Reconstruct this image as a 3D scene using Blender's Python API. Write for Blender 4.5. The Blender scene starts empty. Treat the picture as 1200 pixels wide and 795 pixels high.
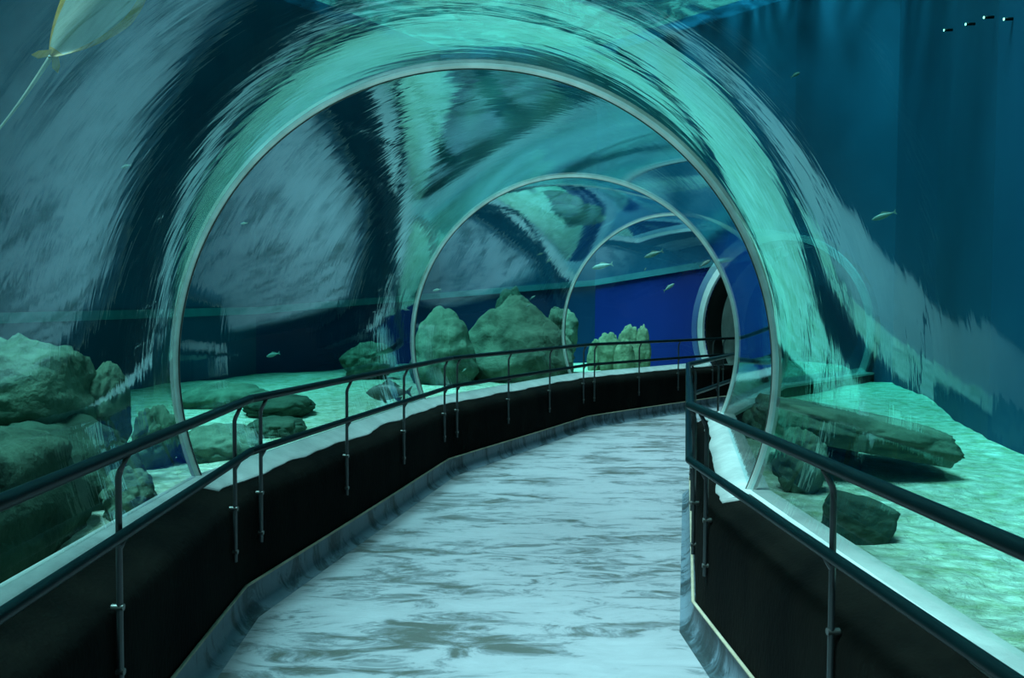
import bpy, bmesh, math, random
from mathutils import Vector, Matrix, noise
R = math.radians
sc = bpy.context.scene
COL = sc.collection
random.seed(7)

# ------------------------------------------------------------------ camera
F_PX, PITCH, YAW, ROLL = 958.1, 0.0362, -0.0061, -0.0056
EYE = Vector((0, 0, 1.6))
def cam_lin(p):
    x, y, z = p
    c, s = math.cos(YAW), math.sin(YAW); x, y = x*c - y*s, x*s + y*c
    c, s = math.cos(PITCH), math.sin(PITCH); y, z = y*c - z*s, y*s + z*c
    c, s = math.cos(ROLL), math.sin(ROLL); u, v = x*c - z*s, x*s + z*c
    return Vector((u, v, -y))
_c = [cam_lin(e) for e in ((1, 0, 0), (0, 1, 0), (0, 0, 1))]
CR = Matrix(((_c[0].x, _c[0].y, _c[0].z), (_c[1].x, _c[1].y, _c[1].z), (_c[2].x, _c[2].y, _c[2].z)))   # camera -> world
cam = bpy.data.objects.new('camera', bpy.data.cameras.new('camera'))
COL.objects.link(cam)
cam.matrix_world = Matrix.Translation(EYE) @ CR.to_4x4()
cam.data.sensor_width = 36; cam.data.lens = F_PX / 1200 * 36
cam.data.clip_start = 0.05; cam.data.clip_end = 200
sc.camera = cam
def pix(px, py, d):
    """place in the world seen at a photo pixel, d metres ahead"""
    v = CR @ Vector(((px - 600) / F_PX, (397.5 - py) / F_PX, -1))
    return EYE + v * (d / v.y)

# ------------------------------------------------------------------ materials
def new_mat(name):
    m = bpy.data.materials.new(name); m.use_nodes = True
    nt = m.node_tree; nt.nodes.clear()
    out = nt.nodes.new('ShaderNodeOutputMaterial')
    return m, nt, out
def N(nt, typ, **kw):
    n = nt.nodes.new(typ)
    for k, v in kw.items():
        if k in n.inputs.keys(): n.inputs[k].default_value = v
        else: setattr(n, k, v)
    return n
def coords(nt, scale=(1, 1, 1), kind='Object'):
    t = nt.nodes.new('ShaderNodeTexCoord'); mp = nt.nodes.new('ShaderNodeMapping')
    mp.inputs['Scale'].default_value = scale
    nt.links.new(t.outputs[kind], mp.inputs['Vector'])
    return mp.outputs['Vector']
def ramp(nt, stops):
    r = nt.nodes.new('ShaderNodeValToRGB')
    cr = r.color_ramp
    while len(cr.elements) < len(stops): cr.elements.new(0.5)
    for e, (p, c) in zip(cr.elements, stops):
        e.position = p; e.color = (*c, 1) if len(c) == 3 else c
    return r
def noisy(name, c1, c2, scale=4, rough=0.6, spec=0.4, bump=0.0, bscale=None, detail=6, sc3=(1, 1, 1), lo=0.35, hi=0.65, metallic=0.0, c3=None, dist=0.0):
    m, nt, out = new_mat(name)
    b = N(nt, 'ShaderNodeBsdfPrincipled', Roughness=rough, Metallic=metallic)
    b.inputs['Specular IOR Level'].default_value = spec
    v = coords(nt, sc3)
    n = N(nt, 'ShaderNodeTexNoise', Scale=scale, Detail=detail, Roughness=0.6, Distortion=dist)
    nt.links.new(v, n.inputs['Vector'])
    st = [(lo, c1), (hi, c2)]
    if c3: st = [(lo, c1), ((lo + hi) / 2, c3), (hi, c2)]
    r = ramp(nt, st)
    nt.links.new(n.outputs['Fac'], r.inputs['Fac']); nt.links.new(r.outputs['Color'], b.inputs['Base Color'])
    if bump:
        n2 = N(nt, 'ShaderNodeTexNoise', Scale=bscale or scale * 3, Detail=5)
        nt.links.new(v, n2.inputs['Vector'])
        bp = N(nt, 'ShaderNodeBump', Strength=bump, Distance=0.03)
        nt.links.new(n2.outputs['Fac'], bp.inputs['Height']); nt.links.new(bp.outputs['Normal'], b.inputs['Normal'])
    nt.links.new(b.outputs['BSDF'], out.inputs['Surface'])
    return m

M = {}
M['rail'] = noisy('dark_rail', (0.0015, 0.007, 0.008), (0.002, 0.009, 0.010), 8, 0.34, 0.10)
M['post'] = noisy('post_steel', (0.012, 0.016, 0.017), (0.02, 0.024, 0.025), 12, 0.35, 0.6)
M['bolt'] = noisy('bolt_steel', (0.06, 0.06, 0.055), (0.10, 0.10, 0.09), 20, 0.35, 0.6, metallic=0.6)
M['parapet'] = noisy('parapet_dark', (0.0016, 0.0018, 0.0015), (0.0065, 0.0062, 0.0046), 3, 0.92, 0.06, 0.25, 60, sc3=(1, 1, 0.35))
M['ledge'] = noisy('white_sealant', (0.34, 0.355, 0.34), (0.48, 0.495, 0.47), 5, 0.45, 0.4, 0.15, 30)
M['joint'] = noisy('joint_sealant', (0.34, 0.36, 0.33), (0.50, 0.52, 0.48), 6, 0.4, 0.4)
M['strip'] = noisy('beige_edge', (0.30, 0.25, 0.17), (0.42, 0.36, 0.26), 8, 0.6, 0.3)
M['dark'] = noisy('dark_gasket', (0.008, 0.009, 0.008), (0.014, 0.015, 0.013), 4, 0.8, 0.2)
M['concrete'] = noisy('grey_concrete', (0.42, 0.42, 0.37), (0.58, 0.58, 0.52), 5, 0.85, 0.2, 0.2)
M['white_trim'] = noisy('portal_white', (0.66, 0.68, 0.66), (0.78, 0.80, 0.78), 6, 0.4, 0.4)
M['wall_teal'] = noisy('tank_teal', (0.007, 0.066, 0.135), (0.010, 0.080, 0.16), 0.8, 0.7, 0.2)
M['wall_blue'] = noisy('tank_blue', (0.004, 0.032, 0.10), (0.005, 0.044, 0.13), 0.8, 0.7, 0.2)
M['wall_ultra'] = noisy('tank_ultramarine', (0.003, 0.016, 0.15), (0.005, 0.022, 0.19), 0.7, 0.7, 0.2)
M['wall_upper'] = noisy('tank_dark_concrete', (0.008, 0.085, 0.175), (0.014, 0.115, 0.22), 1.2, 0.8, 0.2)
M['wall_band'] = noisy('tank_band', (0.05, 0.19, 0.25), (0.07, 0.24, 0.30), 3, 0.6, 0.2)
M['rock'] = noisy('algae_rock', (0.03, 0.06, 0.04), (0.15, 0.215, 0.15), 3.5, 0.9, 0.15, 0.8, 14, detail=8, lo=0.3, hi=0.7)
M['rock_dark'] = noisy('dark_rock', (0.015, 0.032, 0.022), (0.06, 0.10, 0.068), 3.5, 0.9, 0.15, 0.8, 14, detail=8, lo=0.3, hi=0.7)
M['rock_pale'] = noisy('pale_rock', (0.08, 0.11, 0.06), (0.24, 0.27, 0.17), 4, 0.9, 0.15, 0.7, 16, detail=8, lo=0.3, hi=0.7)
M['fish'] = noisy('silver_fish', (0.14, 0.22, 0.19), (0.26, 0.34, 0.29), 20, 0.4, 0.5)
M['fish_dark'] = noisy('dark_fish', (0.06, 0.09, 0.08), (0.11, 0.14, 0.12), 12, 0.5, 0.4)
M['ray_belly'] = noisy('ray_belly', (0.17, 0.20, 0.16), (0.28, 0.29, 0.23), 9, 0.55, 0.3, sc3=(0.3, 2, 1))
M['ray_rim'] = noisy('ray_rim', (0.22, 0.12, 0.015), (0.36, 0.22, 0.03), 14, 0.5, 0.3)

def floor_mat(name, pale, mid, dark, streak):
    m, nt, out = new_mat(name)
    b = N(nt, 'ShaderNodeBsdfPrincipled', Roughness=0.42)
    b.inputs['Specular IOR Level'].default_value = 0.35
    v = coords(nt, streak)
    n = N(nt, 'ShaderNodeTexNoise', Scale=3.0, Detail=12, Roughness=0.74, Distortion=0.9); nt.links.new(v, n.inputs['Vector'])
    n2 = N(nt, 'ShaderNodeTexNoise', Scale=0.9, Detail=3, Roughness=0.5); nt.links.new(v, n2.inputs['Vector'])
    mx = N(nt, 'ShaderNodeMath', operation='MULTIPLY_ADD'); mx.inputs[1].default_value = 0.6
    nt.links.new(n2.outputs['Fac'], mx.inputs[0]); nt.links.new(n.outputs['Fac'], mx.inputs[2])
    r = ramp(nt, [(0.66, dark), (0.745, mid), (0.80, pale), (1.0, tuple(min(1, c * 1.15) for c in pale))])
    nt.links.new(mx.outputs[0], r.inputs['Fac']); nt.links.new(r.outputs['Color'], b.inputs['Base Color'])
    bp = N(nt, 'ShaderNodeBump', Strength=0.25, Distance=0.02)
    nt.links.new(n.outputs['Fac'], bp.inputs['Height']); nt.links.new(bp.outputs['Normal'], b.inputs['Normal'])
    nt.links.new(b.outputs['BSDF'], out.inputs['Surface'])
    return m
M['floor'] = floor_mat('mottled_floor', (0.25, 0.255, 0.27), (0.15, 0.162, 0.175), (0.072, 0.076, 0.068), (0.9, 2.4, 1))
M['cove'] = floor_mat('mottled_cove', (0.11, 0.15, 0.18), (0.05, 0.075, 0.09), (0.024, 0.034, 0.037), (2.2, 2.2, 0.6))

def sand_mat():
    m, nt, out = new_mat('pale_sand')
    b = N(nt, 'ShaderNodeBsdfPrincipled', Roughness=0.9); b.inputs['Specular IOR Level'].default_value = 0.15
    v = coords(nt)
    n = N(nt, 'ShaderNodeTexNoise', Scale=7, Detail=8, Roughness=0.7); nt.links.new(v, n.inputs['Vector'])
    r = ramp(nt, [(0.33, (0.34, 0.40, 0.22)), (0.5, (0.58, 0.60, 0.46)), (0.68, (0.80, 0.80, 0.68))])
    nt.links.new(n.outputs['Fac'], r.inputs['Fac']); nt.links.new(r.outputs['Color'], b.inputs['Base Color'])
    n2 = N(nt, 'ShaderNodeTexNoise', Scale=11, Detail=6, Roughness=0.65, Distortion=0.8); nt.links.new(v, n2.inputs['Vector'])
    bp = N(nt, 'ShaderNodeBump', Strength=1.0, Distance=0.10)
    nt.links.new(n2.outputs['Fac'], bp.inputs['Height']); nt.links.new(bp.outputs['Normal'], b.inputs['Normal'])
    nt.links.new(b.outputs['BSDF'], out.inputs['Surface'])
    return m
M['sand'] = sand_mat()

def acrylic_mat(name, amp, power, floor_, bump):
    m, nt, out = new_mat(name)
    lw = N(nt, 'ShaderNodeLayerWeight', Blend=0.5)
    ma = nt.nodes.new('ShaderNodeMapRange'); ma.interpolation_type = 'SMOOTHSTEP'     # reflectance rising towards grazing view
    ma.inputs['From Min'].default_value = power[0]; ma.inputs['From Max'].default_value = power[1]
    ma.inputs['To Min'].default_value = floor_; ma.inputs['To Max'].default_value = amp
    nt.links.new(lw.outputs['Facing'], ma.inputs['Value'])
    tr = N(nt, 'ShaderNodeBsdfTransparent'); tr.inputs['Color'].default_value = (0.95, 1.0, 0.985, 1)
    gl = N(nt, 'ShaderNodeBsdfGlossy', Roughness=0.02); gl.inputs['Color'].default_value = (0.64, 0.94, 1.0, 1)
    mix = nt.nodes.new('ShaderNodeMixShader')
    nt.links.new(ma.outputs[0], mix.inputs['Fac']); nt.links.new(tr.outputs[0], mix.inputs[1]); nt.links.new(gl.outputs[0], mix.inputs[2])
    if bump:
        v = coords(nt, (14.0, 1.7, 1), 'UV')     # u runs along the tunnel, v around the arch: fine hoop ripples
        n = N(nt, 'ShaderNodeTexNoise', Scale=1.0, Detail=3, Roughness=0.55, Distortion=0.3); nt.links.new(v, n.inputs['Vector'])
        bp = N(nt, 'ShaderNodeBump', Strength=bump, Distance=0.01)
        nt.links.new(n.outputs['Fac'], bp.inputs['Height']); nt.links.new(bp.outputs['Normal'], gl.inputs['Normal'])
    nt.links.new(mix.outputs[0], out.inputs['Surface'])
    return m
M['acrylic'] = acrylic_mat('clear_acrylic', 0.66, (0.38, 0.74), 0.015, 0.06)
M['acrylic_out'] = acrylic_mat('clear_acrylic_wet_side', 0.03, (0.3, 1.0), 0.0, 0)

def water_top_mat():
    m, nt, out = new_mat('rippled_water')
    v = coords(nt)
    n = N(nt, 'ShaderNodeTexNoise', Scale=1.3, Detail=5, Roughness=0.6, Distortion=1.5); nt.links.new(v, n.inputs['Vector'])
    r = ramp(nt, [(0.38, (0.08,) * 3), (0.52, (0.38,) * 3), (0.64, (0.95,) * 3)])
    nt.links.new(n.outputs['Fac'], r.inputs['Fac'])
    tr = N(nt, 'ShaderNodeBsdfTransparent'); tr.inputs['Color'].default_value = (0.9, 1, 1, 1)
    gl = N(nt, 'ShaderNodeBsdfGlossy', Roughness=0.03); gl.inputs['Color'].default_value = (0.8, 0.95, 0.95, 1)
    n2 = N(nt, 'ShaderNodeTexNoise', Scale=3.0, Detail=3); nt.links.new(v, n2.inputs['Vector'])
    bp = N(nt, 'ShaderNodeBump', Strength=0.5, Distance=0.2)
    nt.links.new(n2.outputs['Fac'], bp.inputs['Height']); nt.links.new(bp.outputs['Normal'], gl.inputs['Normal'])
    mix = nt.nodes.new('ShaderNodeMixShader')
    nt.links.new(r.outputs['Color'], mix.inputs['Fac']); nt.links.new(gl.outputs[0], mix.inputs[1]); nt.links.new(tr.outputs[0], mix.inputs[2])
    nt.links.new(mix.outputs[0], out.inputs['Surface'])
    return m
M['water_top'] = water_top_mat()
def water_body_mat():
    m, nt, out = new_mat('tank_water')
    va = N(nt, 'ShaderNodeVolumeAbsorption', Density=0.30); va.inputs['Color'].default_value = (0.27, 0.89, 0.855, 1)
    nt.links.new(va.outputs[0], out.inputs['Volume'])
    return m
M['water_body'] = water_body_mat()

# ------------------------------------------------------------------ object helpers
def link(name, me, mats, parent=None, smooth=True):
    o = bpy.data.objects.new(name, me); COL.objects.link(o)
    for m in (mats if isinstance(mats, (list, tuple)) else [mats]): me.materials.append(m)
    if smooth:
        for p in me.polygons: p.use_smooth = True
    if parent: o.parent = parent
    return o
def obj(name, verts, faces, mats, parent=None, smooth=True, mi=None):
    me = bpy.data.meshes.new(name); me.from_pydata([tuple(v) for v in verts], [], faces)
    if mi:
        for p, k in zip(me.polygons, mi): p.material_index = k
    me.validate(); me.update()
    return link(name, me, mats, parent, smooth)
def fix_normals(o):
    bm = bmesh.new(); bm.from_mesh(o.data); bmesh.ops.recalc_face_normals(bm, faces=bm.faces); bm.to_mesh(o.data); bm.free()
    return o
def tag(o, label=None, cat=None, group=None, kind=None):
    if label: o['label'] = label
    if cat: o['category'] = cat
    if group: o['group'] = group
    if kind: o['kind'] = kind
    return o
def empty(name, loc):
    o = bpy.data.objects.new(name, None); o.location = loc; o.empty_display_size = 0.1; COL.objects.link(o); return o
def autosmooth(o, ang=40):
    me = o.data
    bm = bmesh.new(); bm.from_mesh(me)
    for e in bm.edges:
        e.smooth = not (len(e.link_faces) == 2 and e.calc_face_angle(0) > R(ang))
    bm.to_mesh(me); bm.free()
def sweep(rings, closed_profile=True, caps=True):
    """rings: list of lists of points (one profile per station)"""
    n = len(rings[0]); V = [p for r in rings for p in r]; Fc = []
    m = n if closed_profile else n - 1
    for i in range(len(rings) - 1):
        for k in range(m):
            a, b = i*n + k, i*n + (k+1) % n
            Fc.append((a, b, b + n, a + n))
    if caps and closed_profile:
        Fc.append(tuple(range(n - 1, -1, -1))); Fc.append(tuple((len(rings)-1)*n + k for k in range(n)))
    return V, Fc
def tube(pts, r, seg=12):
    pts = [Vector(p) for p in pts]; rings = []
    for i, p in enumerate(pts):
        a = (pts[i] - pts[i-1]).normalized() if i else (pts[1] - pts[0]).normalized()
        b = (pts[i+1] - pts[i]).normalized() if i < len(pts)-1 else a
        t = (a + b).normalized()
        up = Vector((0, 0, 1)) if abs(t.z) < 0.9 else Vector((0, 1, 0.0))
        s = t.cross(up).normalized(); u = s.cross(t).normalized()
        k = 1 / max(0.5, t.dot(a))
        rings.append([p + (s*math.cos(q)*k + u*math.sin(q)) * r for q in (2*math.pi*j/seg for j in range(seg))])
    return sweep(rings)
def merge(parts):
    V, Fc = [], []
    for v, f in parts:
        o = len(V); V += list(v); Fc += [tuple(i + o for i in q) for q in f]
    return V, Fc

# ------------------------------------------------------------------ tunnel axis (plan joints)
J = [Vector(p) for p in ((1.20, -3.45), (-0.048, 0.645), (-0.256, 4.091), (0.429, 7.419), (1.897, 10.367), (4.102, 12.79), (6.50, 14.55))]
RAD, ZC, ZB = 1.502, 1.3005, 0.7297
OFF_RAIL, Z_TOP, Z_MID, OFF_WALL, Z_STRIP = 1.1025, 1.1327, 0.8621, 1.142, 0.159
HB = math.sqrt(RAD**2 - (ZC - ZB)**2)
JT = [p.copy() for p in J]; JT[1].x -= 0.085          # the acrylic tube runs a little off the walkway axis here
def heading(k, A=None): A = A or JT; return (A[k+1] - A[k]).normalized()
def right_at(i, A):
    """unit right vector in the mitre plane and its stretch"""
    a = heading(i-1, A) if i > 0 else heading(0, A)
    b = heading(i, A) if i < len(A)-1 else a
    m = (a + b).normalized()
    return Vector((m.y, -m.x)), 1 / m.dot(a)
def at(i, o, z, A=None):
    A = A or JT
    n, k = right_at(i, A); p = A[i] + n*o*k
    return Vector((p.x, p.y, z))
def along(i, t, o, z):
    """section i, fraction t, offset o to the right, height z (walkway axis inside, tube axis further out)"""
    A = JT if abs(o) > 1.3 else J
    return at(i, o, z, A).lerp(at(i+1, o, z, A), t)
def axis_dist(x, y, lo=0, hi=5):
    best = 1e9
    for k in range(lo, hi + 1):
        a, b = J[k], J[k+1]; ab = b - a; t = max(0, min(1, (Vector((x, y)) - a).dot(ab) / ab.length_squared))
        best = min(best, (Vector((x, y)) - a - ab*t).length)
    return best

# ------------------------------------------------------------------ acrylic panels and joints
TH0 = math.asin((ZB - ZC) / RAD)
def arc(i, rad, n, z0=None):
    h0 = math.asin(((z0 if z0 is not None else ZB) - ZC) / rad)
    return [at(i, rad*math.cos(math.pi - h0 - (math.pi - 2*h0)*k/n), ZC + rad*math.sin(math.pi - h0 - (math.pi - 2*h0)*k/n)) for k in range(n+1)]
def arc_off(i, rad, n, shift):
    h = ((heading(i-1) if i else heading(0)) + heading(i if i < len(J)-1 else i-1)).normalized()
    return [p + Vector((h.x, h.y, 0))*shift for p in arc(i, rad, n)]
NA = 160
SEC = {0: 'clear acrylic tunnel panel overhead behind the nearest joint ring',
       1: 'nearest big clear acrylic tunnel panel, ending at the largest joint ring',
       2: 'clear acrylic tunnel panel between the largest joint ring and the next smaller one',
       3: 'clear acrylic tunnel panel between the second and third joint rings',
       4: 'farthest clear acrylic tunnel panel, ending at the white doorway ring'}
for k in range(5):
    a, b = arc(k, RAD, NA), arc(k+1, RAD, NA)
    a2, b2 = arc(k, RAD + 0.06, NA), arc(k+1, RAD + 0.06, NA)
    V = a + b + a2 + b2; n = NA + 1; Fc = []; mi = []
    for q in range(NA):
        Fc.append((q, q+n, q+1+n, q+1)); mi.append(0)
        Fc.append((q+2*n, q+1+2*n, q+1+3*n, q+3*n)); mi.append(1)
        Fc.append((q, q+1, q+1+2*n, q+2*n)); mi.append(1)
        Fc.append((q+n, q+3*n, q+1+3*n, q+1+n)); mi.append(1)
    o = obj('window_%d' % (k+1), V, Fc, [M['acrylic'], M['acrylic_out']], mi=mi)
    autosmooth(o, 60)
    uv = o.data.uv_layers.new(name='UVMap')
    for lo_ in o.data.loops:
        vi = lo_.vertex_index; q = vi % n
        co = o.data.vertices[vi].co; hd = heading(k)
        uv.data[lo_.index].uv = ((co.x - JT[k].x)*hd.x + (co.y - JT[k].y)*hd.y + k*7.3, q/NA*5.6)
    tag(o, SEC[k], 'window', kind='structure')
JL = {2: 'largest pale joint ring arching over the walkway', 3: 'middle pale joint ring, second along the tunnel', 4: 'small pale joint ring in front of the blue tank wall'}
for i in (2, 3, 4):
    w = 0.012
    prof = [arc_off(i, RAD - 0.013, NA, -w), arc_off(i, RAD - 0.013, NA, w), arc_off(i, RAD + 0.03, NA, w), arc_off(i, RAD + 0.03, NA, -w)]
    rings = [[prof[j][q] for j in range(4)] for q in range(NA + 1)]
    # a fine groove down the middle of the joint
    V, Fc = sweep(rings)
    prof2 = [arc_off(i, RAD - 0.0165, NA, -0.004), arc_off(i, RAD - 0.0165, NA, 0.004), arc_off(i, RAD - 0.012, NA, 0.004), arc_off(i, RAD - 0.012, NA, -0.004)]
    o = obj('trim_%d' % (i-1), V, Fc, M['joint']); autosmooth(o)
    s = obj('seal_bead', *sweep([[prof2[j][q] for j in range(4)] for q in range(NA + 1)]), M['bolt'], o); autosmooth(s)
    tag(o, JL[i], 'joint ring', kind='structure')

# ------------------------------------------------------------------ floor, coves, parapets, ledges
def stations(step=0.25, k0=0, k1=5):
    for k in range(k0, k1 + 1):
        L = (J[k+1] - J[k]).length; n = max(2, int(L / step))
        for q in range(n + (1 if k == k1 else 0)):
            yield k, q / n
def strip_mesh(offs_fn, closed=True, step=0.25):
    return sweep([[along(k, t, o, z) for o, z in offs_fn(k, t)] for k, t in stations(step)], closed, closed)
V, Fc = strip_mesh(lambda k, t: [(-1.08, 0), (-1.08, -0.12), (1.08, -0.12), (1.08, 0)])
tag(obj('floor', V, Fc, M['floor'], smooth=False), 'mottled pale blue grey walkway floor curving to the right', 'floor', kind='structure')
for s, side in ((-1, 'left'), (1, 'right')):
    def cove(k, t, s=s):
        pr = [(OFF_WALL + 0.02, -0.1), (OFF_WALL + 0.02, 0.155)] + [(OFF_WALL - 0.006 - 0.11*(1 - math.cos(a)) if False else OFF_WALL - 0.006 - 0.07*(1 - math.sin(a)), 0.10 - 0.10*math.cos(a) + 0.001) for a in (R(90), R(75), R(60), R(45), R(30), R(15), 0)]
        pr = [(OFF_WALL + 0.02, -0.1), (OFF_WALL + 0.02, 0.156), (OFF_WALL - 0.006, 0.156)] + pr[2:] + [(OFF_WALL - 0.076, -0.1)]
        return [(s*o, z) for o, z in pr]
    o = obj('baseboard_' + side, *strip_mesh(cove), M['cove']); autosmooth(o, 50)
    tag(o, 'mottled cove skirting turned up along the foot of the %s black parapet' % side, 'skirting', kind='structure')
    def cap(k, t, s=s):
        w = 0.003*math.sin(5*(k + t) + s)
        return [(s*(OFF_WALL - 0.012 + 0.009*math.cos(a)), Z_STRIP + w + 0.007*math.sin(a)) for a in (2*math.pi*j/8 for j in range(8))]
    o = obj('trim_%d' % (4 if s < 0 else 5), *strip_mesh(cap), M['strip'])
    tag(o, 'thin beige edging along the top of the %s cove skirting' % side, 'edging', kind='structure')
    def wall(k, t, s=s):
        w = 0.008*noise.noise(Vector(((k + t)*4, s*3.0, 0)))
        pr = [(OFF_WALL, 0.0), (OFF_WALL, 0.54), (OFF_WALL + 0.006, 0.585), (OFF_WALL + 0.022, 0.617 + w), (OFF_WALL + 0.05, 0.638 + w), (1.24, 0.662 + w), (HB - 0.005, 0.716), (HB + (0.098 if s > 0 else 0.034), 0.716), (HB + (0.098 if s > 0 else 0.034), 0.0)]
        return [(s*o, z) for o, z in pr]
    o = obj('wall_' + side, *strip_mesh(wall), M['parapet']); autosmooth(o, 50)
    tag(o, 'low black rough parapet along the %s side of the walkway' % side, 'parapet', kind='structure')
    def ledge(k, t, s=s):
        w = 0.035*noise.noise(Vector(((k + t)*7.0, s*5.0, 2.0))) + 0.014*noise.noise(Vector(((k + t)*22.0, s*5.0, 2.0)))
        e = ((1.325 if s < 0 else 1.36) if k + t < 1.98 else 1.25) + w*(0.5 if k + t < 1.98 else 1)
        zt = lambda o_: 0.667 + 0.056*(o_ - 1.24)/(HB - 1.245)
        pr = [(e, zt(e) + 0.001), (e + 0.008, zt(e) + 0.013), (HB - 0.03, zt(HB - 0.03) + 0.016), (HB + 0.0, ZB), (HB + (0.10 if s > 0 else 0.035), ZB - 0.004), (HB + (0.10 if s > 0 else 0.035), 0.70), (e + 0.01, zt(e) - 0.03)]
        return [(s*o, z) for o, z in pr]
    o = obj('trim_%d' % (6 if s < 0 else 7), *strip_mesh(ledge, step=0.06), M['ledge']); autosmooth(o, 50)
    tag(o, 'white sealed ledge with a wavy edge under the %s acrylic panels' % side, 'ledge', kind='structure')

# ------------------------------------------------------------------ handrails
def handrail(k, s, label):
    o = empty('handrail', along(k, 0.5, s*OFF_WALL, 0.0))
    inv = Matrix.Translation(-o.location)
    L = (at(k+1, s*OFF_RAIL, 0, J) - at(k, s*OFF_RAIL, 0, J)).length
    def put(name, parts, mat, parent=o):
        V, Fc = merge(parts); V = [inv @ Vector(v) for v in V]
        q = obj(name, V, Fc, mat, parent); autosmooth(q, 45); return q
    put('top_rail', [tube([along(k, 0, s*OFF_RAIL, Z_TOP), along(k, 1, s*OFF_RAIL, Z_TOP)], 0.0215, 16)], M['rail'])
    put('lower_rail', [tube([along(k, 0, s*OFF_RAIL, Z_MID), along(k, 1, s*OFF_RAIL, Z_MID)], 0.0195, 16)], M['rail'])
    e = 0.15 / L
    ts = [1 - d/L for d in (2.86, 1.53, 0.2)] if k == 1 else [e + (1 - 2*e)*q/3 for q in range(4)]
    for t in ts:
        op = OFF_WALL - 0.014
        P = lambda off_, z: along(k, t, s*off_, z)
        p = put('post', [tube([P(op, 0.35), P(op, 1.045), P(op - 0.006, 1.066), P(OFF_RAIL - 0.006, 1.118)], 0.0105, 10)], M['post'])
        put('arm', [tube([P(op, 0.80), P(op - 0.004, 0.812), P(OFF_RAIL - 0.004, Z_MID - 0.008)], 0.0085, 8)], M['post'], p)
        for z in (0.615, 0.40):
            put('wall_clamp', [tube([P(op - 0.013, z), P(OFF_WALL + 0.012, z)], 0.0115, 10)], M['bolt'], p)
    tag(o, label, 'handrail', 'dark handrail sections along the walkway')
    return o
handrail(1, -1, 'nearest dark handrail section on the left parapet, running out of the frame')
handrail(2, -1, 'second dark handrail section on the left, passing the largest joint ring')
handrail(3, -1, 'third dark handrail section on the left, in front of the big green rocks')
handrail(4, -1, 'fourth dark handrail section on the left, in front of the blue wall')
handrail(5, -1, 'farthest dark handrail section, inside the round doorway')
handrail(1, 1, 'nearest dark handrail section on the right parapet, running out of the frame')
handrail(2, 1, 'short looking dark handrail section on the right, seen end on past the bend')
handrail(3, 1, 'dark handrail section on the right beyond the bend, below the doorway')

# ------------------------------------------------------------------ tank walls
H4 = ((heading(4) + heading(5))).normalized(); RT4 = Vector((H4.y, -H4.x))
PW_L, PW_R = J[5] - RT4*3.9, J[5] + RT4*1.75
OUT = [Vector((-5.6, -3.6)), Vector((-5.6, 7.0)), Vector((-4.0, 12.5)), Vector((-1.5, 15.8)), PW_L, PW_R, Vector((4.68, 9.2)), Vector((3.75, 6.5)), Vector((3.05, 2.0)), Vector((3.05, -3.6))]
ZT = 6.6
def band_z(px_ratio):  # height of the pale band along the wall
    return None
BZ = [1.42, 1.46, 1.56, 1.86, 2.12, 2.75]
def panel(name, idx0, mats, label, band):
    V, Fc, mi = [], [], []
    for a in idx0:
        p, q = OUT[a], OUT[(a+1) % len(OUT)]
        z1, z2 = (BZ[a], BZ[a+1]) if band else (ZT, ZT)
        n = 14; 
        d = (q - p).normalized(); nrm = Vector((-d.y, d.x))   # outward for this winding
        for zz in ((-0.3, -0.3, z1, z2), (z1, z2, ZT, ZT)) if band else ((-0.3, -0.3, ZT, ZT),):
            o = len(V)
            for e in (0, 0.25):
                pp, qq = p + nrm*e, q + nrm*e
                V += [(pp.x, pp.y, zz[0]), (qq.x, qq.y, zz[1]), (qq.x, qq.y, zz[3]), (pp.x, pp.y, zz[2])]
            fs = [(o, o+1, o+2, o+3), (o+7, o+6, o+5, o+4), (o, o+4, o+5, o+1), (o+3, o+2, o+6, o+7), (o, o+3, o+7, o+4), (o+1, o+5, o+6, o+2)]
            Fc += fs; mi += [0 if zz[0] < 0 else 1]*6
    return tag(obj(name, V, Fc, mats, smooth=False, mi=mi), label, 'wall', kind='structure')
panel('wall_tank_left', [0, 1], [M['wall_teal'], M['wall_upper']], 'deep teal tank wall far beyond the left rocks', True)
panel('wall_tank_back', [2, 3], [M['wall_blue'], M['wall_upper']], 'dark blue tank wall behind the big green rocks', True)
panel('wall_tank_right', [5, 6, 7, 8], [M['wall_teal']], 'dark teal tank wall close beyond the right tunnel panels', False)
panel('wall_rear_block', [9], [M['dark']], 'added dark wall behind the viewer, shutting sky light out of the tunnel', False)  # added unseen closure, keeps sky light from leaking in from behind
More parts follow.
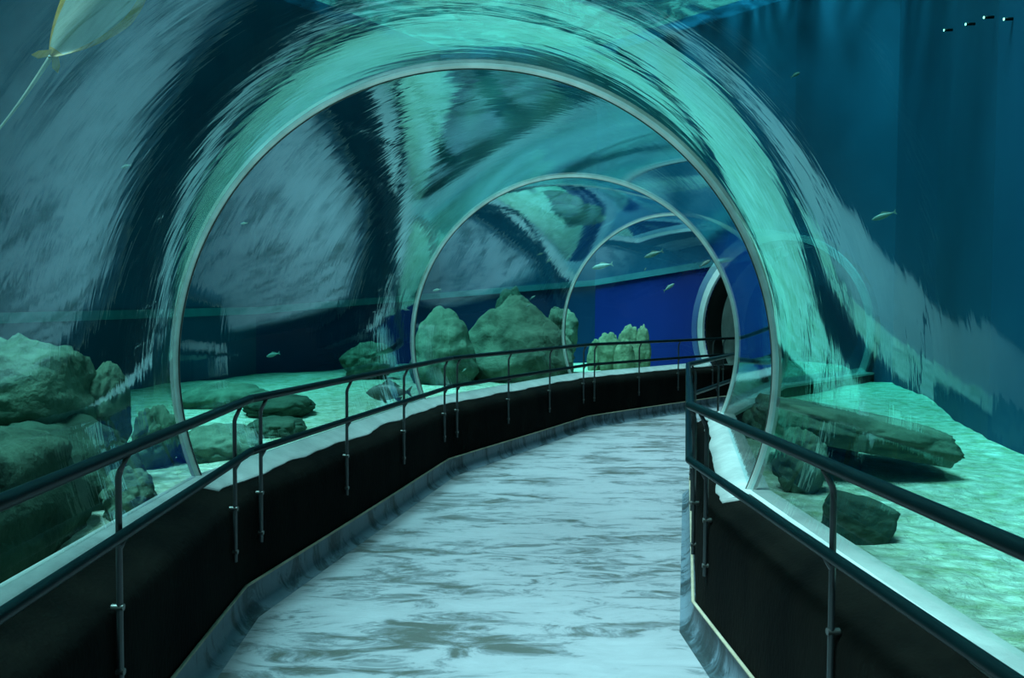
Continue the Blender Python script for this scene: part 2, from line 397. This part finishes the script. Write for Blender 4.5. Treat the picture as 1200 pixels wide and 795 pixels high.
# wall with the round doorway
def portal_wall():
    bm = bmesh.new()
    def P(o_, z, d=0.0):
        p = J[5] + RT4*o_ + H4*d; return (p.x, p.y, z)
    n = 48; h0 = math.asin((0.70 - ZC)/1.40)
    hole = [(-1.25, -0.3)] + [(1.40*math.cos(math.pi - h0 - (math.pi - 2*h0)*k/n), ZC + 1.40*math.sin(math.pi - h0 - (math.pi - 2*h0)*k/n)) for k in range(n+1)] + [(1.25, -0.3)]
    outer = [(1.75, -0.3), (1.75, ZT), (-3.9, ZT), (-3.9, -0.3)]
    loop = hole + outer
    vs = [bm.verts.new(P(o_, z)) for o_, z in loop]
    es = [bm.edges.new((vs[i], vs[(i+1) % len(vs)])) for i in range(len(vs))]
    bmesh.ops.triangle_fill(bm, use_beauty=True, use_dissolve=False, edges=es)
    r = bmesh.ops.extrude_face_region(bm, geom=bm.faces[:])
    bmesh.ops.translate(bm, vec=(H4.x*0.22, H4.y*0.22, 0), verts=[g for g in r['geom'] if isinstance(g, bmesh.types.BMVert)])
    bmesh.ops.recalc_face_normals(bm, faces=bm.faces)
    zb = lambda o_: BZ[4] + (BZ[5] - BZ[4])*(o_ + 3.9)/6.1
    sl = (BZ[5] - BZ[4])/6.1; pn = Vector((-RT4.x*sl, -RT4.y*sl, 1)).normalized()
    geo = lambda: bm.verts[:] + bm.edges[:] + bm.faces[:]
    bmesh.ops.bisect_plane(bm, geom=geo(), plane_co=P(-3.9, BZ[4]), plane_no=pn)
    bmesh.ops.bisect_plane(bm, geom=geo(), plane_co=P(0.2, 0), plane_no=(RT4.x, RT4.y, 0))
    for f in bm.faces:
        c = f.calc_center_median(); o_ = (Vector((c.x, c.y)) - J[5]).dot(RT4)
        f.material_index = 2 if o_ > 0.2 else (1 if c.z > zb(o_) else 0)
    me = bpy.data.meshes.new('wall_tank_end'); bm.to_mesh(me); bm.free()
    return link('wall_tank_end', me, [M['wall_ultra'], M['wall_upper'], M['wall_teal']], smooth=False)
tag(portal_wall(), 'ultramarine tank wall around the round doorway', 'wall', kind='structure')
# pale band
def band(z0, z1, a, b, out=0.03):
    d = (b - a).normalized(); nrm = Vector((d.y, -d.x))
    rings = []
    for p, z in ((a, z0), (b, z1)):
        q = p + nrm*out
        rings.append([Vector((p.x, p.y, z - 0.055)), Vector((q.x, q.y, z - 0.055)), Vector((q.x, q.y, z + 0.055)), Vector((p.x, p.y, z + 0.055))])
    return sweep(rings)
o = obj('trim_8', *merge([band(BZ[i], BZ[i+1], OUT[i], OUT[i+1]) for i in range(4)] + [band(BZ[4], BZ[4] + (BZ[5]-BZ[4])*3.9/6.1*0.98, OUT[4], J[5])]), M['wall_band'], smooth=False)
tag(o, 'pale blue band running along the far tank walls', 'wall band', kind='structure')

# doorway ring and corridor beyond
def ring_obj(name, r0, r1, d0, d1, mat, z0=0.69, n=96):
    pts = []
    for rad, dd in ((r0, d0), (r0, d1), (r1, d1), (r1, d0)):
        h0 = math.asin((z0 - ZC)/rad)
        pts.append([(lambda a: Vector((*(J[5] + RT4*rad*math.cos(a) + H4*dd), ZC + rad*math.sin(a))))(math.pi - h0 - (math.pi - 2*h0)*k/n) for k in range(n+1)])
    V, Fc = sweep([[pts[j][q] for j in range(4)] for q in range(n+1)])
    o = fix_normals(obj(name, V, Fc, mat)); autosmooth(o, 40); return o
tag(ring_obj('trim_9', 1.40, 1.50, -0.06, 0.02, M['white_trim']), 'white ring framing the dark round doorway at the far end', 'doorway ring', kind='structure')
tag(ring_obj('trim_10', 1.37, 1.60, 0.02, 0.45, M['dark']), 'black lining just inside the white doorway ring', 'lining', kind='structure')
tag(ring_obj('trim_11', 1.36, 1.60, 0.45, 1.15, M['concrete']), 'grey concrete arch inside the doorway', 'arch', kind='structure')
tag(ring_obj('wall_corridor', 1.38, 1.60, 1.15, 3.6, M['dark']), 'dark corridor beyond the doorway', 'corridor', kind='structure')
p = J[5] + H4*3.5
pl = [Vector((*(p + RT4*a), z)) for a, z in ((-2, -0.3), (2, -0.3), (2, 3.4), (-2, 3.4))]
pl2 = [q + Vector((H4.x, H4.y, 0))*0.2 for q in pl]
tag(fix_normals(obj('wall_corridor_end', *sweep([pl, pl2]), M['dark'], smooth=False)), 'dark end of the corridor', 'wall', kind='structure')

# ------------------------------------------------------------------ sand and water
def inside(x, y):
    c = False; n = len(OUT)
    for i in range(n):
        a, b = OUT[i], OUT[(i+1) % n]
        if (a.y > y) != (b.y > y) and x < (b.x - a.x)*(y - a.y)/(b.y - a.y) + a.x: c = not c
    return c
def sand_z(x, y):
    return 0.585 + 0.05*noise.noise(Vector((x*0.7, y*0.7, 1))) + 0.018*noise.noise(Vector((x*3, y*3, 4)))
def make_sand():
    st = 0.1; x0, x1, y0, y1 = -5.7, 6.4, -3.7, 16.4
    nx, ny = int((x1-x0)/st), int((y1-y0)/st); idx = {}; V = []; Fc = []
    def vid(i, j):
        if (i, j) not in idx:
            x, y = x0 + i*st, y0 + j*st; idx[(i, j)] = len(V); V.append((x, y, sand_z(x, y)))
        return idx[(i, j)]
    for i in range(nx):
        for j in range(ny):
            cx, cy = x0 + (i+.5)*st, y0 + (j+.5)*st
            if not any(inside(cx + a, cy + b) for a in (-.13, .13) for b in (-.13, .13)): continue
            if axis_dist(cx, cy) < HB: continue
            Fc.append((vid(i, j), vid(i+1, j), vid(i+1, j+1), vid(i, j+1)))
    return obj('sand', V, Fc, M['sand'])
tag(make_sand(), 'bright pale green sand bed on both sides of the tunnel', 'sand', kind='stuff')

ZW = 6.4
o = obj('water_surface', [(p.x, p.y, ZW) for p in OUT], [tuple(range(len(OUT)))], M['water_top'], smooth=False)
tag(o, 'rippled underside of the water surface high above the tunnel', 'water', kind='structure')

def make_water():
    c = sum(OUT, Vector((0, 0))) / len(OUT)
    bm = bmesh.new()
    def grow(p): d = (p - c); return p + d.normalized()*0.45
    G = [grow(p) for p in OUT]
    lo = [bm.verts.new((p.x, p.y, -1.2)) for p in G]; hi = [bm.verts.new((p.x, p.y, ZW - 0.02)) for p in G]
    n = len(G)
    bm.faces.new(lo[::-1]); bm.faces.new(hi)
    for i in range(n): bm.faces.new((lo[i], lo[(i+1) % n], hi[(i+1) % n], hi[i]))
    # dry tube of the tunnel cut out
    rings = []
    rad = RAD + 0.064; na = 64
    def prof(fn):
        h0 = math.asin((0.70 - ZC)/rad); pts = []
        for k in range(na + 1):
            a = math.pi - h0 - (math.pi - 2*h0)*k/na
            pts.append(fn(rad*math.cos(a), ZC + rad*math.sin(a)))
        e = rad*math.cos(h0)
        pts += [fn(e, -0.5), fn(-e, -0.5)]
        return pts
    d0, d5 = heading(0), H4
    rings.append(prof(lambda o_, z: at(0, o_, z)))
    for i in range(1, 5): rings.append(prof(lambda o_, z, i=i: at(i, o_, z)))
    rings.append(prof(lambda o_, z: Vector((*(J[5] + RT4*o_ + H4*0.1), z))))
    bv = [[bm.verts.new(p) for p in r] for r in rings]
    m = len(rings[0])
    for i in range(len(rings) - 1):
        for k in range(m):
            bm.faces.new((bv[i][k], bv[i][(k+1) % m], bv[i+1][(k+1) % m], bv[i+1][k]))
    bm.faces.new(bv[0][::-1]); bm.faces.new(bv[-1])
    # the tube faces must point into the tube: flip if needed
    f = [q for q in bm.faces if len(q.verts) == 4 and all(v in set(sum(bv, [])) for v in q.verts)]
    q = f[10]; mid = q.calc_center_median(); q.normal_update()
    kk = Vector((mid.x, mid.y, ZC)); ax = Vector((*( (J[0] + J[1])/2), ZC))
    tub = [x for x in bm.faces if all(v.index == -1 or True for v in x.verts) and x.verts[0] in set(bv[0] + bv[-1] + sum(bv, []))]
    bmesh.ops.recalc_face_normals(bm, faces=[x for x in bm.faces if x not in tub])
    bmesh.ops.recalc_face_normals(bm, faces=tub)
    bmesh.ops.reverse_faces(bm, faces=tub)
    me = bpy.data.meshes.new('water'); bm.to_mesh(me); bm.free()
    return link('water', me, M['water_body'], smooth=False)
tag(make_water(), 'clear blue green tank water all around the tunnel', 'water', kind='structure')

# ------------------------------------------------------------------ rocks
def rock(name, label, c, size, seed, mat='rock', rough=0.22, sub=5, rot=0.0, power=1.0, strata=0.0, bumps=0.0, group=None, tilt=0.0, taper=0.0, crag=0.42):
    bm = bmesh.new(); bmesh.ops.create_icosphere(bm, subdivisions=sub, radius=1.0)
    off = Vector((seed*7.3, seed*3.1, seed*5.7))
    for v in bm.verts:
        d = v.co.normalized()
        if power != 1.0:   # squarer
            m_ = max(abs(d.x), abs(d.y), abs(d.z)); d = d * ((1 - power) / m_ + power) if power < 1 else d
        n = noise.noise(v.co*1.1 + off)*1.0 + noise.noise(v.co*2.3 + off)*0.5 + noise.noise(v.co*5.1 + off)*0.22 + noise.noise(v.co*11 + off)*0.10
        rd = abs(noise.noise(v.co*1.7 + off*1.3))
        vd = noise.voronoi(v.co*1.6 + off)[0]; crack = min(1.0, (vd[1] - vd[0])*5)
        vd2 = noise.voronoi(v.co*3.7 + off)[0]
        k = 1 + rough*(0.95*n - 0.6*rd + crag*crack - crag - 0.12*vd2[0])
        if bumps: k += bumps*max(0, noise.noise(v.co*7 + off))*max(0, -d.x*0.7 + 0.5)
        if strata: k += strata*math.sin(d.z*14 + 3*noise.noise(v.co*1.5 + off))*0.5
        p = d*k
        tp = 1 - taper*(p.z + 0.2); p = Vector((p.x*tp, p.y*tp, p.z))
        v.co = Vector((p.x*size[0], p.y*size[1], p.z*size[2]))
    bmesh.ops.rotate(bm, cent=(0, 0, 0), matrix=Matrix.Rotation(tilt, 3, 'Y'), verts=bm.verts)
    me = bpy.data.meshes.new(name); bm.to_mesh(me); bm.free()
    o = link(name, me, M[mat]); o.location = c; o.rotation_euler.z = rot
    tag(o, label, 'rock', group); return o
def rock_px(label, x0, x1, y0, y1, d, seed, depth=None, **kw):
    """a rock filling the photo box x0..x1, y0..y1 at distance d"""
    c = pix((x0+x1)/2, (y0+y1)/2, d); s = d / F_PX
    sx, sz = (x1-x0)/2*s, (y1-y0)/2*s
    return rock('rock', label, c, (sx, depth or sx, sz), seed, **kw)
G1 = 'rocks on the sand left of the tunnel'
rock_px('big bumpy boulder at the left edge, lit on top', -75, 106, 398, 540, 4.3, 1, depth=0.36, mat='rock', rough=0.12, bumps=0.45, power=0.6, crag=0.2, group=G1)
rock_px('rounded boulder leaning beside the big bumpy boulder', 97, 150, 426, 540, 4.6, 2, depth=0.2, mat='rock', rough=0.18, group=G1)
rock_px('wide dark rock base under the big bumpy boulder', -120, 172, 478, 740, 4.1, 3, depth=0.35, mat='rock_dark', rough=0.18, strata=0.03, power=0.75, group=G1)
rock('rock', 'long dark rock bank low along the nearest left panel', Vector((-2.16, 2.75, 0.72)), (0.36, 1.15, 0.44), 31, mat='rock_dark', rough=0.10, power=0.7, strata=0.03, rot=R(3), group=G1)
rock_px('round green rock low beside the nearest left post', 118, 184, 545, 640, 3.85, 4, depth=0.14, mat='rock', rough=0.2, group=G1)
rock_px('small teal rock left of the largest joint ring', 158, 206, 472, 570, 5.3, 5, depth=0.2, mat='rock', rough=0.25, group=G1)
rock_px('flat broad boulder just right of the largest joint ring', 206, 322, 446, 500, 8.6, 6, depth=0.5, mat='rock', rough=0.16, group=G1)
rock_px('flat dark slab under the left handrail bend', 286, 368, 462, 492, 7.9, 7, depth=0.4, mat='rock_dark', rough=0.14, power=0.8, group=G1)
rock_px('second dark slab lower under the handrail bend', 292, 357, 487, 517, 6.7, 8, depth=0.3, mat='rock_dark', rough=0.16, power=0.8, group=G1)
rock_px('long low teal rock right above the left ledge', 206, 306, 496, 552, 5.6, 9, depth=0.3, mat='rock', rough=0.16, group=G1)
rock_px('lone greenish rock on the open sand left of the middle joint ring', 398, 462, 401, 450, 11.9, 10, depth=0.4, mat='rock', rough=0.2, group=G1)
G2 = 'large green rocks behind the middle joint ring'
rock_px('left green rock of the large group, just inside the middle joint ring', 476, 562, 362, 466, 11.15, 11, depth=0.55, mat='rock', rough=0.15, strata=0.05, taper=0.28, crag=0.25, group=G2)
rock_px('tallest green rock of the large group', 536, 672, 340, 462, 12.0, 12, depth=0.75, mat='rock', rough=0.17, strata=0.05, taper=0.5, crag=0.25, group=G2)
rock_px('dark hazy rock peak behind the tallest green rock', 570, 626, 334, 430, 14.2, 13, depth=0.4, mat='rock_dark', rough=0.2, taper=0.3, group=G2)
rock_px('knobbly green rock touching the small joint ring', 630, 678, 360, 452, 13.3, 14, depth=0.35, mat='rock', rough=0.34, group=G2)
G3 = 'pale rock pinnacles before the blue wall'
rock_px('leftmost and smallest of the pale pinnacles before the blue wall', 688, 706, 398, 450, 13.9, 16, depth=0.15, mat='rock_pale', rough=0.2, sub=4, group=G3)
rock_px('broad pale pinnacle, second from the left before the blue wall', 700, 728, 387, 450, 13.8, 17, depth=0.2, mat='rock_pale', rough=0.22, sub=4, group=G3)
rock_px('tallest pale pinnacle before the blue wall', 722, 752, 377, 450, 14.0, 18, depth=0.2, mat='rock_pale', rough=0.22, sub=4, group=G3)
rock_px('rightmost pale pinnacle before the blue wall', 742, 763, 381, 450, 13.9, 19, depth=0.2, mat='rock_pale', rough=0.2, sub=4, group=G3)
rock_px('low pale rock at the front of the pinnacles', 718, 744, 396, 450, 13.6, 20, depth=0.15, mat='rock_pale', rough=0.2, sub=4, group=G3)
G4 = 'rocks on the sand right of the tunnel'
rock_px('wide flat slab rock propped above the sand on the right', 888, 1100, 480, 524, 5.2, 21, depth=0.5, mat='rock', rough=0.06, power=0.4, tilt=R(10), group=G4)
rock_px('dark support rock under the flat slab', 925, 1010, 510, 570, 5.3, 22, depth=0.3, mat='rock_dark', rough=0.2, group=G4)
rock_px('block shaped dark green rock on the sand below the right handrail', 968, 1044, 580, 642, 3.75, 23, depth=0.13, mat='rock_dark', rough=0.08, power=0.45, tilt=R(16), group=G4)
rock_px('greenish rock behind the lower end of the largest joint ring', 905, 970, 500, 590, 4.6, 24, depth=0.16, mat='rock', rough=0.2, group=G4)
rock_px('olive rock seen through the panel left of the joint ring foot', 866, 930, 470, 560, 6.4, 25, depth=0.25, mat='rock', rough=0.25, group=G4)

# ------------------------------------------------------------------ lamps on the right tank wall
lm, lnt, lout = new_mat('lamp_lens')
le = N(lnt, 'ShaderNodeEmission', Strength=4.0); le.inputs['Color'].default_value = (0.75, 1.0, 0.8, 1); lnt.links.new(le.outputs[0], lout.inputs['Surface'])
for lab, px, py in (('leftmost of four tiny bright lamps in a row at upper right', 1115, 35), ('second from the left of four tiny bright lamps at upper right', 1141, 28),
                    ('third from the left of four tiny bright lamps at upper right', 1163, 20), ('rightmost of four tiny bright lamps in a row at upper right', 1187, 22)):
    a, b = OUT[7], OUT[8]; d = (b - a).normalized(); nn = Vector((d.y, -d.x))       # into the tank
    v = pix(px, py, 1) - EYE; den = v.x*d.y - v.y*d.x
    t = ((a.x - EYE.x)*d.y - (a.y - EYE.y)*d.x)/den
    p = EYE + v*t; n3 = Vector((-nn.x, -nn.y, 0)) if (Vector((0, 4)) - a).dot(nn) < 0 else Vector((nn.x, nn.y, 0))
    root = empty('underwater_lamp', p)
    obj('housing', *tube([n3*-0.01, n3*0.035, n3*0.06], 0.012, 12), M['rail'], root)
    obj('lens', *tube([n3*0.058, n3*0.066], 0.010, 12), lm, root)
    tag(root, lab, 'lamp', 'tiny lamps on the right tank wall')

# ------------------------------------------------------------------ fish
def fish_mesh(name, L, hgt, thick, tail=True):
    prof = [(0.0, 0.02), (0.06, 0.35), (0.16, 0.72), (0.32, 1.0), (0.5, 0.92), (0.68, 0.6), (0.82, 0.28), (0.90, 0.16)]
    rings = []
    for x, s in prof:
        rings.append([Vector(((0.5 - x)*L, math.cos(a)*thick/2*s, math.sin(a)*hgt/2*s)) for a in (2*math.pi*j/12 for j in range(12))])
    V, Fc = sweep(rings)
    return V, Fc
def fin(pts, th):
    a = [Vector((x, -th/2, z)) for x, z in pts]; b = [Vector((x, th/2, z)) for x, z in pts]
    return sweep([a, b])
def fish(label, px, py, d, wpx, ang, seed, mat='fish', group='small pale fish in the tank', detail=False, turn=0.35, cat='fish', fat=0.24):
    L = wpx*d/F_PX; h = L*fat
    V, Fc = fish_mesh('fish', L, h, h*0.55)
    root = fix_normals(obj('fish', V, Fc, M[mat]))
    tl = fin([(-0.36*L, 0.02*L), (-0.5*L, 0.13*L), (-0.45*L, 0.0), (-0.5*L, -0.13*L), (-0.36*L, -0.02*L)], L*0.012)
    df = fin([(0.18*L, h*0.44), (0.02*L, h*0.80), (-0.16*L, h*0.52), (-0.26*L, h*0.30), (-0.1*L, h*0.3)], L*0.012)
    fix_normals(obj('tail_fin', *tl, M[mat], root, smooth=False))
    fix_normals(obj('dorsal_fin', *df, M[mat], root, smooth=False))
    if detail:
        pf = fin([(0.24*L, -h*0.22), (0.10*L, -h*0.62), (0.05*L, -h*0.60), (0.12*L, -h*0.2)], L*0.03)
        af = fin([(-0.10*L, -h*0.36), (-0.22*L, -h*0.62), (-0.28*L, -h*0.25)], L*0.015)
        fix_normals(obj('pectoral_fin', *pf, M[mat], root, smooth=False)); fix_normals(obj('anal_fin', *af, M[mat], root, smooth=False))
    root.location = pix(px, py, d)
    a = R(ang)
    x = Vector((math.cos(a), 0, math.sin(a))); 
    if turn: x = (x + Vector((0, turn, 0))).normalized()
    y = Vector((0, 0, 1)).cross(x).normalized(); z = x.cross(y)
    root.rotation_euler = Matrix((x, y, z)).transposed().to_euler()
    tag(root, label, cat, group)
    return root
fish('stout dark fish with a broad tail over the sand beside the middle joint ring', 456, 460, 7.6, 56, 182, 1, 'fish_dark', None, True, 0.1, fat=0.36)
fish('larger pale fish above the blue wall band, nearest the small joint ring', 706, 312, 13.6, 26, 192, 2)
fish('pale fish above the blue wall band, right of the first one', 766, 298, 13.6, 24, 200, 3)
fish('pale fish in front of the deep blue wall below the band', 784, 337, 13.7, 18, 33, 4)
fish('pale fish at the right end of the band by the doorway ring', 826, 309, 13.3, 18, 32, 5)
fish('tiny pale fish just over the middle of the band', 756, 316, 13.6, 6, 60, 6)
fish('tiny pale fish between the band and the tallest green rock', 624, 349, 11.5, 9, 35, 7)
fish('tiny pale fish low beside the peak of the tallest green rock', 618, 359, 11.5, 7, 30, 8)
fish('small pale fish above the band, upper one of two left of the small joint ring', 633, 298, 11.5, 9, 20, 9)
fish('small pale fish above the band, lower one of two left of the small joint ring', 643, 306, 11.5, 9, 40, 10)
fish('pale fish over the reflection patch beside the middle joint ring', 512, 340, 9.5, 11, 190, 11)
fish('tiny pale fish before the green rocks, just above the third handrail section', 544, 434, 10.2, 7, 40, 12)
fish('greenish fish over the blue gap above the left handrail', 320, 416, 9.5, 20, 195, 13)
fish('small fish at the edge of the middle joint ring', 476, 363, 9.2, 10, 170, 14)
fish('greenish fish in the dark water at the right, just right of the bright arch', 1036, 253, 5.3, 28, 200, 15)
fish('faint fish high in the dark water at the upper right', 932, 88, 7.5, 16, 30, 16)
fish('small pale fish in the left panel above the largest joint ring', 286, 262, 7.0, 10, 185, 17)
fish('faint fish in the blue water left of the largest joint ring', 148, 195, 5.5, 16, 190, 18)

# ------------------------------------------------------------------ stingray
def stingray():
    c = pix(117, -2, 3.3)
    root = empty('stingray', c)
    Lh, W = 0.32, 0.118
    n, m = 28, 20
    def half(u):  # u from -1 tail to 1 snout
        return W*max(0.0, (1 - abs(u)**2.2))**0.75*(1.0 if u > 0 else 1.0 - 0.22*(-u))
    V, Fc, mi = [], [], []
    top = {}
    for lay in (0, 1):
        for i in range(n + 1):
            u = -1 + 2*i/n; h = half(u) + 0.012*(1 - abs(u))
            for j in range(m + 1):
                w = -1 + 2*j/m
                th = 0.030*max(0, 1 - w*w)**1.2*max(0.0, 1 - u*u)**0.6
                z = 0.035*w*w*math.cos(u*1.5) + 0.03*(w**3)*math.sin(2.2*u + 0.6)
                top[(lay, i, j)] = len(V)
                V.append(Vector((u*Lh, w*h, z + (th if lay else -th*0.6))))
    for lay in (0, 1):
        for i in range(n):
            for j in range(m):
                q = [top[(lay, i, j)], top[(lay, i+1, j)], top[(lay, i+1, j+1)], top[(lay, i, j+1)]]
                Fc.append(tuple(q if lay else q[::-1])); rim = j in (0, 1, m-1, m-2) or i < 2
                mi.append(1 if (lay or rim) else 0)
    bm_o = obj('body', V, Fc, [M['ray_belly'], M['ray_rim']], root, mi=mi)
    bm = bmesh.new(); bm.from_mesh(bm_o.data); bmesh.ops.remove_doubles(bm, verts=bm.verts, dist=0.0005); bmesh.ops.recalc_face_normals(bm, faces=bm.faces); bm.to_mesh(bm_o.data); bm.free()
    # tapering whip tail
    rings = []
    for k in range(25):
        t = k/24; r = 0.0085*(1 - t) + 0.0012
        ctr = Vector((-Lh*0.96 - t*0.52, 0.02*math.sin(t*2.5), 0.015*t))
        rings.append([ctr + Vector((0, math.cos(a)*r, math.sin(a)*r)) for a in (2*math.pi*j/8 for j in range(8))])
    fix_normals(obj('tail', *sweep(rings), M['ray_belly'], root))
    for s in (-1, 1):
        pts = [(-0.88*Lh, 0.012*s), (-0.99*Lh, 0.045*s), (-1.08*Lh, 0.055*s), (-1.07*Lh, 0.03*s), (-0.98*Lh, 0.008*s)]
        a = [Vector((x, y, -0.004)) for x, y in pts]; b = [Vector((x, y, 0.004)) for x, y in pts]
        o = fix_normals(obj('pelvic_fin', *sweep([a, b]), M['ray_rim'], root, smooth=False)); o['label'] = 'yellow pelvic fin'
    right, up, fwd = CR @ Vector((1, 0, 0)), CR @ Vector((0, 1, 0)), CR @ Vector((0, 0, -1))
    x = (right*0.50 + up*0.80 + fwd*0.2).normalized(); z = (fwd + up*0.25 - right*0.15); z = (z - x*z.dot(x)).normalized(); y = z.cross(x)
    root.rotation_euler = Matrix((x, y, z)).transposed().to_euler()
    tag(root, 'pale bellied stingray with yellow brown edges and whip tail at upper left', 'stingray')
stingray()

# ------------------------------------------------------------------ light
w = bpy.data.worlds.new('sky'); sc.world = w; w.use_nodes = True
nt = w.node_tree; nt.nodes.clear()
bg = N(nt, 'ShaderNodeBackground', Strength=1.0); bg.inputs['Color'].default_value = (0.80, 0.90, 1.0, 1)
wo = nt.nodes.new('ShaderNodeOutputWorld'); nt.links.new(bg.outputs[0], wo.inputs['Surface'])
sun = bpy.data.objects.new('sun', bpy.data.lights.new('sun', 'SUN')); COL.objects.link(sun)
sun.data.energy = 26.0; sun.data.angle = R(24.0); sun.data.color = (1.0, 0.82, 0.94)
sun.rotation_euler = (R(10), R(-14), 0)
sc.view_settings.view_transform = 'Standard'; sc.view_settings.look = 'None'
sc.view_settings.exposure = 0.0; sc.view_settings.gamma = 1.0; sc.view_settings.use_curve_mapping = False
cy = sc.cycles
cy.max_bounces = 10; cy.diffuse_bounces = 3; cy.glossy_bounces = 5; cy.transmission_bounces = 6; cy.transparent_max_bounces = 40
cy.volume_bounces = 0
cy.use_denoising = True
